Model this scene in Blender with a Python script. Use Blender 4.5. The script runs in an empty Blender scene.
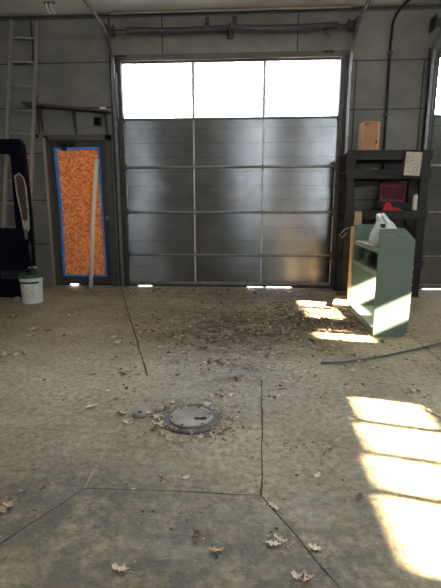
import bpy, bmesh, math, random
from mathutils import Vector, Matrix
random.seed(7)
PI = math.pi
S = bpy.context.scene
C = S.collection
R = math.radians

# ------------------------------------------------------------------ camera
CAM_H = 1.2
cd = bpy.data.cameras.new('camera'); cam = bpy.data.objects.new('camera', cd); C.objects.link(cam)
cd.sensor_fit = 'VERTICAL'; cd.sensor_height = 24.0; cd.lens = 24.0 * 430 / 588
cam.location = (0, 0, CAM_H)
cam.rotation_euler = (R(90 - 11.2), 0, R(3.6))
cd.clip_end = 300
S.camera = cam
# ------------------------------------------------------------------ view
S.view_settings.view_transform = 'Standard'; S.view_settings.look = 'None'
S.view_settings.gamma = 1; S.view_settings.use_curve_mapping = False
S.view_settings.exposure = 1.75
S.cycles.max_bounces = 10; S.cycles.diffuse_bounces = 6; S.cycles.transparent_max_bounces = 12
S.cycles.use_denoising = True
S.cycles.caustics_reflective = True
S.cycles.sample_clamp_indirect = 12
# ------------------------------------------------------------------ world
W = bpy.data.worlds.new('sky'); S.world = W; W.use_nodes = True
nt = W.node_tree; bg = nt.nodes['Background']
SKY = 11.5
tc = nt.nodes.new('ShaderNodeTexCoord'); sx = nt.nodes.new('ShaderNodeSeparateXYZ'); cr = nt.nodes.new('ShaderNodeValToRGB')
nt.links.new(tc.outputs['Generated'], sx.inputs[0]); nt.links.new(sx.outputs['Z'], cr.inputs[0]); nt.links.new(cr.outputs[0], bg.inputs[0])
cr.color_ramp.elements[0].position = 0.0; cr.color_ramp.elements[0].color = (0.92, 0.95, 0.99, 1)
cr.color_ramp.elements[1].position = 0.8; cr.color_ramp.elements[1].color = (0.76, 0.86, 1.0, 1)
bg.inputs[1].default_value = SKY
# ------------------------------------------------------------------ sun
SUN_DIR = Vector((-1, 0.24, -0.5)).normalized()
sl = bpy.data.lights.new('sun', 'SUN'); sun = bpy.data.objects.new('sun', sl); C.objects.link(sun)
sl.energy = 70.0; sl.angle = R(0.6); sl.color = (1.0, 0.80, 0.52)
sun.rotation_euler = SUN_DIR.to_track_quat('-Z', 'Y').to_euler(); sun.location = (12, -3, 8)

# room dimensions
D = 6.6; XL = -6.0; XR = 6.2; YB = -7.0; H = 3.9
WINS_R = [(-0.08, 0.32, 2.44, 2.835), (.365, .64, 2.46, 2.82), (.68, .98, 2.54, 2.80), (1.025, 1.34, 2.575, 2.775), (2.62, 2.96, 2.52, 2.78), (3.42, 4.35, 2.52, 2.78)]   # y0,y1,z0,z1 slots in the right wall
WINS_ADDED = [(-5.06, -4.84, 1.0, 3.7), (-.4, 1.2, 3.15, 3.65), (2.6, 5.6, 3.1, 3.65)]             # x0,x1,z0,z1 unseen, added behind the camera for fill and a foil streak
def portal(name, loc, rot, sx_, sy_):
    l = bpy.data.lights.new(name, 'AREA'); l.shape = 'RECTANGLE'; l.size = sx_; l.size_y = sy_
    l.cycles.is_portal = True
    o = bpy.data.objects.new(name, l); C.objects.link(o); o.location = loc; o.rotation_euler = rot
for i, (a, b, c, d) in enumerate(WINS_R): portal('portal', (XR + .12, (a+b)/2, (c+d)/2), (0, R(90), 0), d-c, b-a)
for i, (a, b, c, d) in enumerate(WINS_ADDED): portal('portal', ((a+b)/2, YB - .12, (c+d)/2), (R(90), 0, 0), b-a, d-c)
portal('portal', (-0.28, D + .12, 2.88), (R(-90), 0, 0), 3.1, .8)
portal('portal', (4.14, D + .12, 2.88), (R(-90), 0, 0), 3.1, .8)

# ------------------------------------------------------------------ helpers
class MB:
    def __init__(s): s.bm = bmesh.new()
    def box(s, x0, x1, y0, y1, z0, z1, m=None, mi=0):
        vs = [Vector((x, y, z)) for x in (x0, x1) for y in (y0, y1) for z in (z0, z1)]
        if m: vs = [m @ v for v in vs]
        v = [s.bm.verts.new(p) for p in vs]
        for f in ((0,1,3,2),(4,6,7,5),(0,4,5,1),(2,3,7,6),(0,2,6,4),(1,5,7,3)):
            fc = s.bm.faces.new([v[i] for i in f]); fc.material_index = mi
        return s
    def quad(s, pts, mi=0):
        f = s.bm.faces.new([s.bm.verts.new(p) for p in pts]); f.material_index = mi; return s
    def prism(s, pts, d, mi=0):           # closed outline pts (3d) extruded by vector d
        d = Vector(d); n = len(pts)
        a = [s.bm.verts.new(Vector(p)) for p in pts]; b = [s.bm.verts.new(Vector(p) + d) for p in pts]
        f = s.bm.faces.new(a); f.material_index = mi
        f = s.bm.faces.new(b[::-1]); f.material_index = mi
        for i in range(n):
            f = s.bm.faces.new([a[i], b[i], b[(i+1) % n], a[(i+1) % n]]); f.material_index = mi
        return s
    def lathe(s, prof, n=32, c=(0,0,0), m=None, mi=0, cap=True):   # prof (r,z)
        rings = []
        for r, z in prof:
            ring = []
            for k in range(n):
                p = Vector((c[0] + r*math.cos(2*PI*k/n), c[1] + r*math.sin(2*PI*k/n), c[2] + z))
                if m: p = m @ p
                ring.append(s.bm.verts.new(p))
            rings.append(ring)
        for i in range(len(rings)-1):
            for k in range(n):
                f = s.bm.faces.new([rings[i][k], rings[i][(k+1) % n], rings[i+1][(k+1) % n], rings[i+1][k]]); f.material_index = mi; f.smooth = True
        if cap:
            for r_ in (rings[0][::-1], rings[-1]):
                f = s.bm.faces.new(r_); f.material_index = mi
        return s
    def tube(s, pts, r, n=10, mi=0):
        pts = [Vector(p) for p in pts]; rings = []
        rr = r if isinstance(r, (list, tuple)) else [r]*len(pts)
        up = None
        for i, p in enumerate(pts):
            t = (pts[min(i+1, len(pts)-1)] - pts[max(i-1, 0)]).normalized()
            if up is None: up = Vector((0,0,1)) if abs(t.z) < .9 else Vector((0,1,0))
            a = t.cross(up).normalized(); b = a.cross(t).normalized(); up = b
            rings.append([s.bm.verts.new(p + rr[i]*(a*math.cos(2*PI*k/n) + b*math.sin(2*PI*k/n))) for k in range(n)])
        for i in range(len(rings)-1):
            for k in range(n):
                f = s.bm.faces.new([rings[i][k], rings[i][(k+1) % n], rings[i+1][(k+1) % n], rings[i+1][k]]); f.smooth = True; f.material_index = mi
        s.bm.faces.new(rings[0][::-1]); s.bm.faces.new(rings[-1])
        return s
    def sweep(s, pts, prof, mi=0):        # pts in a x=const plane; prof (dx, dn) closed section
        pts = [Vector(p) for p in pts]; rings = []
        for i, p in enumerate(pts):
            t = (pts[min(i+1, len(pts)-1)] - pts[max(i-1, 0)]).normalized()
            nrm = Vector((1,0,0)).cross(t).normalized()
            rings.append([s.bm.verts.new(p + Vector((1,0,0))*u + nrm*v) for u, v in prof])
        n = len(prof)
        for i in range(len(rings)-1):
            for k in range(n):
                f = s.bm.faces.new([rings[i][k], rings[i][(k+1) % n], rings[i+1][(k+1) % n], rings[i+1][k]]); f.material_index = mi
        s.bm.faces.new(rings[0][::-1]); s.bm.faces.new(rings[-1])
        return s
    def build(s, name, mat, parent=None, bevel=0, loc=None, rot=None, fix=True, kind=None):
        if fix: bmesh.ops.recalc_face_normals(s.bm, faces=s.bm.faces)
        me = bpy.data.meshes.new(name); s.bm.to_mesh(me); s.bm.free()
        for m in (mat if isinstance(mat, (list, tuple)) else [mat]): me.materials.append(m)
        o = bpy.data.objects.new(name, me); C.objects.link(o)
        if parent: o.parent = parent
        if loc: o.location = loc
        if rot: o.rotation_euler = rot
        if bevel:
            b = o.modifiers.new('bevel', 'BEVEL'); b.width = bevel; b.segments = 2; b.limit_method = 'ANGLE'; b.angle_limit = R(40)
        if kind: o['kind'] = kind
        return o
def thing(name, label, cat, loc=(0,0,0), rot=(0,0,0), group=None):
    o = bpy.data.objects.new(name, None); C.objects.link(o); o.location = loc; o.rotation_euler = rot
    o['label'] = label; o['category'] = cat
    if group: o['group'] = group
    return o
def tag(o, label, cat, group=None):
    o['label'] = label; o['category'] = cat
    if group: o['group'] = group
    return o

def mat(name, col, rough=.6, metal=0, col2=None, scale=6, det=6, lo=.35, hi=.65, bump=0, bscale=40, sheen=0, stretch=None, spec=.5, rvar=0, trans=0):
    m = bpy.data.materials.new(name); m.use_nodes = True; n = m.node_tree.nodes; l = m.node_tree.links
    p = n['Principled BSDF']; p.inputs['Base Color'].default_value = (*col, 1); p.inputs['Roughness'].default_value = rough
    p.inputs['Metallic'].default_value = metal; p.inputs['Specular IOR Level'].default_value = spec
    t = n.new('ShaderNodeTexCoord'); vec = t.outputs['Object']
    if stretch:
        mp = n.new('ShaderNodeMapping'); mp.inputs['Scale'].default_value = stretch; l.new(vec, mp.inputs[0]); vec = mp.outputs[0]
    if col2:
        z = n.new('ShaderNodeTexNoise'); z.inputs['Scale'].default_value = scale; z.inputs['Detail'].default_value = det; z.inputs['Roughness'].default_value = .65
        l.new(vec, z.inputs['Vector'])
        c = n.new('ShaderNodeValToRGB'); c.color_ramp.elements[0].position = lo; c.color_ramp.elements[1].position = hi
        c.color_ramp.elements[0].color = (*col, 1); c.color_ramp.elements[1].color = (*col2, 1)
        l.new(z.outputs[0], c.inputs[0]); l.new(c.outputs[0], p.inputs['Base Color'])
    if bump:
        z2 = n.new('ShaderNodeTexNoise'); z2.inputs['Scale'].default_value = bscale; z2.inputs['Detail'].default_value = 5; l.new(vec, z2.inputs['Vector'])
        b = n.new('ShaderNodeBump'); b.inputs['Strength'].default_value = bump; b.inputs['Distance'].default_value = .02
        l.new(z2.outputs[0], b.inputs['Height']); l.new(b.outputs[0], p.inputs['Normal'])
    return m

# ------------------------------------------------------------------ materials
def floor_mat():
    m = bpy.data.materials.new('dirty_concrete'); m.use_nodes = True; n = m.node_tree.nodes; l = m.node_tree.links
    p = n['Principled BSDF']; t = n.new('ShaderNodeTexCoord'); V = t.outputs['Object']
    def noise(sc, det=8, ro=.6, st=None):
        z = n.new('ShaderNodeTexNoise'); z.inputs['Scale'].default_value = sc; z.inputs['Detail'].default_value = det; z.inputs['Roughness'].default_value = ro
        v = V
        if st:
            mp = n.new('ShaderNodeMapping'); mp.inputs['Scale'].default_value = st; l.new(V, mp.inputs[0]); v = mp.outputs[0]
        l.new(v, z.inputs['Vector']); return z.outputs[0]
    def ramp(f, a, b, ca, cb):
        c = n.new('ShaderNodeValToRGB'); c.color_ramp.elements[0].position = a; c.color_ramp.elements[1].position = b
        c.color_ramp.elements[0].color = (*ca, 1); c.color_ramp.elements[1].color = (*cb, 1); l.new(f, c.inputs[0]); return c.outputs[0]
    def mix(a, b, f, mode='MIX'):
        x = n.new('ShaderNodeMixRGB'); x.blend_type = mode
        for k, s in ((1, a), (2, b)):
            if isinstance(s, tuple): x.inputs[k].default_value = (*s, 1)
            else: l.new(s, x.inputs[k])
        if isinstance(f, float): x.inputs[0].default_value = f
        else: l.new(f, x.inputs[0])
        return x.outputs[0]
    base = ramp(noise(.9, 5), .35, .68, (.27, .218, .142), (.55, .475, .34))
    fine = ramp(noise(26, 8, .7), .3, .72, (.36, .34, .31), (1.28, 1.26, 1.22))
    c = mix(base, fine, 1.0, 'MULTIPLY')
    # dark blotchy patches, some of them damp stains
    def blob(cx, cy, rx, ry, soft=.6):
        mp = n.new('ShaderNodeMapping'); mp.vector_type = 'POINT'; mp.inputs['Location'].default_value = (-cx/rx, -cy/ry, 0); mp.inputs['Scale'].default_value = (1/rx, 1/ry, 0)
        l.new(V, mp.inputs[0])
        ln = n.new('ShaderNodeVectorMath'); ln.operation = 'LENGTH'; l.new(mp.outputs[0], ln.inputs[0])
        mr = n.new('ShaderNodeMapRange'); mr.inputs[1].default_value = 1.0; mr.inputs[2].default_value = 1-soft; l.new(ln.outputs['Value'], mr.inputs[0]); mr.clamp = True
        nz = ramp(noise(7, 6, .7), .38, .58, (0,0,0), (1,1,1))
        mu = n.new('ShaderNodeMath'); mu.operation = 'MULTIPLY'; l.new(mr.outputs[0], mu.inputs[0]); l.new(nz, mu.inputs[1]); 
        return mu.outputs[0]
    def scaled(f, k):
        mu = n.new('ShaderNodeMath'); mu.operation = 'MULTIPLY'; l.new(f, mu.inputs[0]); mu.inputs[1].default_value = k; return mu.outputs[0]
    c = mix(c, (.075, .058, .043), scaled(blob(-.15, 4.4, .95, 1.1), .95))
    c = mix(c, (.07, .052, .04), scaled(blob(.95, 4.75, .75, .75), .85))
    c = mix(c, (.12, .09, .066), scaled(blob(-.1, 3.2, .7, .8), .5))
    c = mix(c, (.13, .112, .09), scaled(blob(-.2, 1.0, 1.6, .95), .75))  # darker tone over the nearest floor
    c = mix(c, (.13, .1, .075), scaled(blob(-2.0, 6.2, 1.6, .7), .6))
    c = mix(c, (.10, .085, .066), scaled(blob(-.75, 1.55, .45, .3), .6))
    c = mix(c, (.12, .088, .06), scaled(blob(.0, 5.9, 2.2, .9), .6))
    # small dark specks
    c = mix(c, (.06, .045, .035), scaled(ramp(noise(60, 3, .5), .66, .71, (0,0,0), (1,1,1)), .7))
    c = mix(c, (.55, .49, .4), scaled(ramp(noise(38, 3, .5, (1, 1.7, 1)), .68, .73, (0,0,0), (1,1,1)), .45))
    # pale dusty scuffs running off to the left
    c = mix(c, (.42, .38, .32), scaled(ramp(noise(1.6, 7, .7, (1.2, 3.2, 1)), .53, .66, (0,0,0), (1,1,1)), .35))
    l.new(c, p.inputs['Base Color'])
    p.inputs['Roughness'].default_value = .62; p.inputs['Specular IOR Level'].default_value = .35
    b = n.new('ShaderNodeBump'); b.inputs['Strength'].default_value = .6; b.inputs['Distance'].default_value = .015; l.new(noise(45, 8, .7), b.inputs['Height']); l.new(b.outputs[0], p.inputs['Normal'])
    return m
M = {}
M['floor'] = floor_mat()
M['joint'] = mat('joint_dirt', (.035, .026, .02), .95, col2=(.10, .078, .055), scale=20)
M['joint_pale'] = mat('joint_dust', (.40, .33, .24), .95, col2=(.12, .09, .065), scale=14, lo=.5, hi=.68)
M['wall'] = mat('painted_wall_panel', (.15, .144, .13), .7, col2=(.25, .243, .225), scale=1.3, det=8, bump=.08, bscale=25)
M['wall_dirty'] = mat('wall_panel_dirty', (.12, .105, .085), .75, col2=(.20, .185, .16), scale=2.2, det=8)
M['seam'] = mat('wall_seam', (.045, .042, .038), .8)
M['ceiling'] = mat('ceiling_panel', (.74, .76, .79), .3, col2=(.82, .84, .87), scale=.6, spec=1)
M['steel'] = mat('dark_steel', (.055, .052, .05), .5, .3, col2=(.09, .082, .072), scale=9)
M['steel_blue'] = mat('grey_blue_steel', (.045, .045, .062), .5, .2, col2=(.07, .07, .09), scale=8)
M['galv'] = mat('galvanised_steel', (.19, .20, .22), .36, .85, col2=(.28, .29, .31), scale=14)
M['alu'] = mat('door_aluminium', (.46, .45, .42), .45, .6, col2=(.56, .55, .51), scale=10)
M['rail'] = mat('door_rail_grey', (.20, .195, .18), .45, .6, col2=(.28, .27, .25), scale=10)
M['rubber'] = mat('black_rubber', (.02, .02, .02), .8)
M['doorpaint'] = mat('man_door_paint', (.055, .052, .045), .55, col2=(.078, .072, .064), scale=2)
M['frame'] = mat('frame_paint', (.08, .073, .062), .55, col2=(.11, .10, .088), scale=3)
M['frame_edge_lit_flange'] = mat('frame_edge_paint_lit_flange', (.36, .31, .24), .6)  # pale door frame edge; also the tan that stands for light on the flange
M['tape'] = mat('blue_masking_tape', (.03, .22, .85), .6, col2=(.05, .32, .95), scale=12)
M['tan_wood'] = mat('raw_pine', (.50, .33, .17), .65, col2=(.62, .44, .26), scale=10, stretch=(6, 6, .6))
M['dark_wood'] = mat('weathered_board', (.06, .048, .038), .7, col2=(.10, .08, .062), scale=8, stretch=(.5, 4, 4))
M['white_pl'] = mat('white_plastic', (.82, .82, .78), .4, col2=(.86, .86, .83), scale=6)
M['pole'] = mat('pole_white', (.80, .77, .68), .5, col2=(.88, .85, .76), scale=4, stretch=(1, 1, .2))
M['green_pl'] = mat('green_plastic', (.02, .14, .075), .4)
M['label'] = mat('label_ink', (.03, .03, .035), .5)
M['label_grey'] = mat('label_print', (.36, .38, .38), .6, col2=(.76, .76, .73), scale=60, lo=.38, hi=.5)
M['black_pl'] = mat('black_plastic', (.014, .014, .016), .45)
M['navy'] = mat('black_blue_paint', (.003, .004, .009), .5, col2=(.005, .006, .012), scale=5, spec=.06)
M['brown_trim'] = mat('brown_vinyl', (.055, .030, .024), .6, col2=(.09, .055, .045), scale=14)
M['cream'] = mat('torn_pale_edge', (.50, .45, .35), .8, col2=(.1, .07, .05), scale=34, lo=.52, hi=.62)
M['rack'] = mat('rack_paint', (.012, .011, .012), .6, 0, col2=(.024, .021, .019), scale=7)
M['card'] = mat('cardboard', (.40, .20, .105), .8, col2=(.44, .23, .125), scale=4)
M['card_pale'] = mat('cardboard_pale_side', (.56, .37, .23), .8)
M['red'] = mat('red_plastic', (.15, .008, .018), .5)
M['red_bright'] = mat('bright_red_plastic', (.60, .012, .02), .35)
M['paper'] = mat('printed_paper', (.52, .49, .40), .7, col2=(.62, .59, .49), scale=9)
M['redframe'] = mat('dark_red_frame', (.10, .010, .018), .6)
M['cab'] = mat('grey_green_enamel', (.135, .195, .178), .42, .0, col2=(.16, .22, .20), scale=3, det=4)
M['cab_in'] = mat('pale_green_enamel', (.22, .29, .265), .45, col2=(.27, .34, .31), scale=5)
M['cab_edge'] = mat('chipped_edge', (.46, .44, .36), .6)
M['pale_wood'] = mat('pale_board', (.55, .42, .27), .7, col2=(.66, .53, .36), scale=8, stretch=(1, 6, 6))
M['hose'] = mat('grey_green_rod', (.12, .17, .165), .45)
M['iron'] = mat('cast_iron', (.05, .042, .035), .7, .2, col2=(.20, .17, .135), scale=14, bump=.3, bscale=60)
M['iron_dust'] = mat('dusty_iron_lid', (.22, .185, .145), .7, .1, col2=(.34, .295, .235), scale=9, bump=.3, bscale=50)
M['hole'] = mat('dark_hole', (.012, .010, .009), .9)
M['ladder'] = mat('ladder_aluminium', (.34, .32, .28), .5, .4, col2=(.44, .42, .37), scale=12)
M['ground'] = mat('outside_gravel', (.70, .68, .64), .9, col2=(.8, .78, .75), scale=5)
for i, (a, b) in enumerate([((.42, .29, .17), (.58, .43, .28)), ((.13, .075, .042), (.24, .15, .09)), ((.62, .50, .36), (.76, .65, .50)), ((.05, .03, .02), (.09, .058, .04))]):
    M['leaf%d' % i] = mat('dry_leaf', a, .75, col2=b, scale=18)

def glass_mat():
    m = bpy.data.materials.new('window_glass'); m.use_nodes = True; n = m.node_tree.nodes; l = m.node_tree.links
    n.remove(n['Principled BSDF']); o = n['Material Output']
    t = n.new('ShaderNodeBsdfTransparent'); t.inputs[0].default_value = (.94, .96, .96, 1)
    g = n.new('ShaderNodeBsdfGlossy'); g.inputs['Roughness'].default_value = .03
    f = n.new('ShaderNodeFresnel'); f.inputs[0].default_value = 1.45
    x = n.new('ShaderNodeMixShader'); l.new(f.outputs[0], x.inputs[0]); l.new(t.outputs[0], x.inputs[1]); l.new(g.outputs[0], x.inputs[2]); l.new(x.outputs[0], o.inputs[0])
    return m
M['glass'] = glass_mat()

def sheet_mat():      # thin amber chip sheet taped over a glazed door: daylight comes through it
    m = bpy.data.materials.new('amber_chip_sheet'); m.use_nodes = True; n = m.node_tree.nodes; l = m.node_tree.links
    p = n['Principled BSDF']; o = n['Material Output']; t = n.new('ShaderNodeTexCoord')
    v = n.new('ShaderNodeTexVoronoi'); v.inputs['Scale'].default_value = 55; l.new(t.outputs['Object'], v.inputs['Vector'])
    z = n.new('ShaderNodeTexNoise'); z.inputs['Scale'].default_value = 22; z.inputs['Detail'].default_value = 5; l.new(t.outputs['Object'], z.inputs['Vector'])
    x = n.new('ShaderNodeMixRGB'); x.inputs[0].default_value = .6; l.new(v.outputs['Color'], x.inputs[1]); l.new(z.outputs[0], x.inputs[2])
    bw = n.new('ShaderNodeRGBToBW'); l.new(x.outputs[0], bw.inputs[0])
    c = n.new('ShaderNodeValToRGB'); l.new(bw.outputs[0], c.inputs[0])
    c.color_ramp.elements[0].position = .36; c.color_ramp.elements[0].color = (.40, .16, .05, 1)
    c.color_ramp.elements[1].position = .66; c.color_ramp.elements[1].color = (.85, .45, .20, 1)
    p.inputs['Roughness'].default_value = .8; l.new(c.outputs[0], p.inputs['Base Color'])
    tr = n.new('ShaderNodeBsdfTranslucent'); l.new(c.outputs[0], tr.inputs[0])
    mx = n.new('ShaderNodeMixShader'); mx.inputs[0].default_value = .15; l.new(p.outputs[0], mx.inputs[1]); l.new(tr.outputs[0], mx.inputs[2]); l.new(mx.outputs[0], o.inputs[0])
    return m
M['sheet'] = sheet_mat()

def foil_mat():
    m = bpy.data.materials.new('printed_foil_facing'); m.use_nodes = True; n = m.node_tree.nodes; l = m.node_tree.links
    p = n['Principled BSDF']; p.inputs['Metallic'].default_value = .95; p.inputs['Anisotropic'].default_value = .85; p.inputs['Anisotropic Rotation'].default_value = .25; tg = n.new('ShaderNodeTangent'); tg.direction_type = 'RADIAL'; tg.axis = 'Z'; l.new(tg.outputs[0], p.inputs['Tangent']); p.inputs['Roughness'].default_value = .25
    t = n.new('ShaderNodeTexCoord'); V = t.outputs['Object']; sp = n.new('ShaderNodeSeparateXYZ'); l.new(V, sp.inputs[0])
    def math_(op, a, b=None, c_=None):
        x = n.new('ShaderNodeMath'); x.operation = op
        for k, s in enumerate((a, b, c_)):
            if s is None: continue
            if isinstance(s, (int, float)): x.inputs[k].default_value = s
            else: l.new(s, x.inputs[k])
        return x.outputs[0]
    # rows of faint printed dashes
    fz = math_('FRACT', math_('MULTIPLY', sp.outputs['Z'], 1/.205))
    row = math_('LESS_THAN', math_('ABSOLUTE', math_('SUBTRACT', fz, .5)), .025)
    nz = n.new('ShaderNodeTexNoise'); nz.inputs['Scale'].default_value = 1.0; nz.inputs['Detail'].default_value = 3
    mp = n.new('ShaderNodeMapping'); mp.inputs['Scale'].default_value = (22, 1, 5); l.new(V, mp.inputs[0]); l.new(mp.outputs[0], nz.inputs['Vector'])
    dash = math_('GREATER_THAN', nz.outputs[0], .49)
    ink = math_('MULTIPLY', math_('MULTIPLY', row, dash), .55)
    z1 = n.new('ShaderNodeTexNoise'); z1.inputs['Scale'].default_value = 2.5; z1.inputs['Detail'].default_value = 6; l.new(V, z1.inputs['Vector'])
    c = n.new('ShaderNodeValToRGB'); c.color_ramp.elements[0].position = .35; c.color_ramp.elements[1].position = .65
    c.color_ramp.elements[0].color = (.20, .204, .215, 1); c.color_ramp.elements[1].color = (.29, .294, .305, 1); l.new(z1.outputs[0], c.inputs[0])
    x = n.new('ShaderNodeMixRGB'); l.new(ink, x.inputs[0]); l.new(c.outputs[0], x.inputs[1]); x.inputs[2].default_value = (.04, .04, .045, 1)
    l.new(x.outputs[0], p.inputs['Base Color'])
    # gentle warping of the loose sheets
    z2 = n.new('ShaderNodeTexNoise'); z2.inputs['Scale'].default_value = 2.2; z2.inputs['Detail'].default_value = 3
    mp2 = n.new('ShaderNodeMapping'); mp2.inputs['Scale'].default_value = (.5, 1, 1.4); l.new(V, mp2.inputs[0]); l.new(mp2.outputs[0], z2.inputs['Vector'])
    b = n.new('ShaderNodeBump'); b.inputs['Strength'].default_value = .12; b.inputs['Distance'].default_value = .03; l.new(z2.outputs[0], b.inputs['Height']); l.new(b.outputs[0], p.inputs['Normal'])
    return m
M['foil'] = foil_mat()

def bag_mat(col, name, a=.55):
    m = bpy.data.materials.new(name); m.use_nodes = True; p = m.node_tree.nodes['Principled BSDF']
    p.inputs['Base Color'].default_value = (*col, 1); p.inputs['Roughness'].default_value = .3; p.inputs['Alpha'].default_value = a
    return m
M['bag'] = bag_mat((.80, .86, .86), 'thin_plastic_film', .88)
M['darkbag'] = bag_mat((.012, .02, .022), 'black_plastic_film', 1)

# ================================================================== STRUCTURE
def struct(mb, name, m, **k):
    return mb.build(name, m, kind='structure', **k)
b = MB(); b.box(XL-.2, XR+.2, YB-.2, D+.2, -.15, 0); struct(b, 'floor', M['floor'])
b = MB(); b.box(XL-.2, XR+.2, YB-.2, D+.2, H, H+.12); struct(b, 'ceiling', M['ceiling'])
b = MB(); b.box(-30, 30, D+.2, 45, -.15, -.02); struct(b, 'ground', M['ground'])

# floor joints: thin dirt-filled lines round the drain
def joint(name, pts, w, m, wob=.006):
    b = MB(); out = []
    for (x0, y0), (x1, y1) in zip(pts[:-1], pts[1:]):
        L = math.hypot(x1-x0, y1-y0); n = max(2, int(L/.12))
        for k in range(n if (x1, y1) != pts[-1] else n+1):
            t = k/n; nx, ny = -(y1-y0)/L, (x1-x0)/L; j = random.uniform(-wob, wob) if 0 < k < n else 0
            out.append((x0+(x1-x0)*t + nx*j, y0+(y1-y0)*t + ny*j, nx, ny, w*random.uniform(.6, 1.3)))
    for p, q in zip(out[:-1], out[1:]):
        b.quad([(p[0]-p[2]*p[4]/2, p[1]-p[3]*p[4]/2, .0015), (q[0]-q[2]*q[4]/2, q[1]-q[3]*q[4]/2, .0015), (q[0]+q[2]*q[4]/2, q[1]+q[3]*q[4]/2, .0015), (p[0]+p[2]*p[4]/2, p[1]+p[3]*p[4]/2, .0015)])
    return struct(b, name, m)
Bp, Cp, Ep, Gp = (-.72, 2.93), (-.70, 1.64), (.07, 1.64), (.11, 2.91)
joint('trim_1', [(-1.97, 6.5), Bp], .014, M['joint'])
joint('trim_2', [Bp, Cp], .012, M['joint_pale'])
joint('trim_3', [Cp, (-.89, 1.30), (-1.6, 0.0)], .008, M['joint'])
joint('trim_4', [Cp, Ep], .005, M['joint'])
joint('trim_5', [Ep, Gp], .010, M['joint'])
joint('trim_6', [Gp, (.35, 3.73)], .008, M['joint_pale'])
joint('trim_7', [Ep, (.31, 1.2), (.95, .02)], .006, M['joint'])
joint('trim_8', [(1.56, 3.2), (1.62, 5.3)], .008, M['joint'])

# back wall with three openings (two overhead doors, one man door)
MD = (-3.02, -2.10, 2.22)       # man door opening x0,x1,top
OD = (-1.90, 1.32, 3.30)        # main overhead opening
OD2 = (2.54, 5.76, 3.30)
b = MB()
T = .2
for x0, x1, z0, z1 in [(XL, MD[0], 0, H), (MD[0], MD[1], MD[2], H), (MD[1], OD[0], 0, H), (OD[0], OD[1], OD[2], H), (OD[1], OD2[0], 0, H), (OD2[0], OD2[1], OD2[2], H), (OD2[1], XR, 0, H)]:
    b.box(x0, x1, D, D+T, z0, z1)
def seamh(x0, x1, z, w=.014): b.box(x0, x1, D-.006, D+.01, z-w/2, z+w/2, mi=1)
def seamv(x, z0, z1, w=.016): b.box(x-w/2, x+w/2, D-.006, D+.01, z0, z1, mi=1)
for z in (3.27, 2.66, 2.02, 1.33, .66):
    seamh(XL, -3.06 if z < 2.3 else -2.0, z)
for z in (3.22, 2.58, 2.02, 1.33, .66):
    seamh(1.40, 2.50, z)
seamv(-3.13, 2.3, H); seamv(-1.24, 3.32, H); seamv(.66, 3.32, H); seamv(1.48, 0, 3.22); seamv(2.40, 0, 3.22); seamv(-2.0, 0, H, .03); seamv(-4.6, 0, H)
struct(b, 'wall_back', [M['wall'], M['seam']])
# side walls and the wall behind the camera, with window openings
def wall_holes(name, axis, c0, c1, a0, a1, holes, m):
    b = MB(); cur = a0
    def bx(u0, u1, z0, z1):
        if axis == 'x': b.box(c0, c1, u0, u1, z0, z1)
        else: b.box(u0, u1, c0, c1, z0, z1)
    for (h0, h1, z0, z1) in sorted(holes):
        bx(cur, h0, 0, H); bx(h0, h1, 0, z0); bx(h0, h1, z1, H); cur = h1
    bx(cur, a1, 0, H)
    return struct(b, name, m)
b = MB(); b.box(XL-.2, XL, YB, D+.2, 0, H); struct(b, 'wall_left', M['wall_dirty'])
wall_holes('wall_right', 'x', XR, XR+.06, YB, D+.2, WINS_R, M['wall_dirty'])
wall_holes('wall_front', 'y', YB-.1, YB, XL, XR, WINS_ADDED, M['wall_dirty'])
wn = 1
for k, (y0, y1, z0, z1) in enumerate(WINS_R):
    b = MB(); f = .008
    b.box(XR+.01, XR+.05, y0, y1, z0, z0+f*.5); b.box(XR+.01, XR+.05, y0, y1, z1-f*.5, z1); b.box(XR+.01, XR+.05, y0, y0+f, z0, z1); b.box(XR+.01, XR+.05, y1-f, y1, z0, z1)
    w_ = struct(b, 'window_%d' % wn, M['frame']); wn += 1
    g = MB(); g.box(XR+.028, XR+.032, y0, y1, z0, z1); g.build('glass_pane', M['glass'], w_)
for (x0, x1, z0, z1) in WINS_ADDED:  # windows added out of view to send fill light and a reflection forward
    b = MB(); b.box(x0, x1, YB-.07, YB-.03, z0, z0+.05); b.box(x0, x1, YB-.07, YB-.03, z1-.05, z1); b.box(x0, x0+.05, YB-.07, YB-.03, z0, z1); b.box(x1-.05, x1, YB-.07, YB-.03, z0, z1)
    w_ = struct(b, 'window_%d' % wn, M['frame']); wn += 1
    g = MB(); g.box(x0, x1, YB-.052, YB-.048, z0, z1); g.build('glass_pane', M['glass'], w_)

# steel angle along the top of the back wall, jamb posts and header of the doors
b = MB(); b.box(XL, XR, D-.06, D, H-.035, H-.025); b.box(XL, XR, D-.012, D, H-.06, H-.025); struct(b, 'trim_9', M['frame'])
b = MB(); b.box(-1.95, 1.35, D-.085, D-.06, H-.045, H-.02); struct(b, 'trim_14', M['frame_edge_lit_flange'])  # lit stretch of the steel angle, its light put into a tan strip
b = MB(); b.box(-1.96, 1.36, D-.03, D+.0, OD[2]-.03, OD[2]+.05); b.box(2.46, 5.8, D-.03, D, OD[2]-.03, OD[2]+.05); struct(b, 'trim_10', M['frame'])
b = MB()
for x0, x1 in ((-1.99, -1.845), (1.265, 1.38), (2.46, 2.595)): b.box(x0, x1, D-.03, D, 0, 3.3)
struct(b, 'trim_11', M['steel'])

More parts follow.
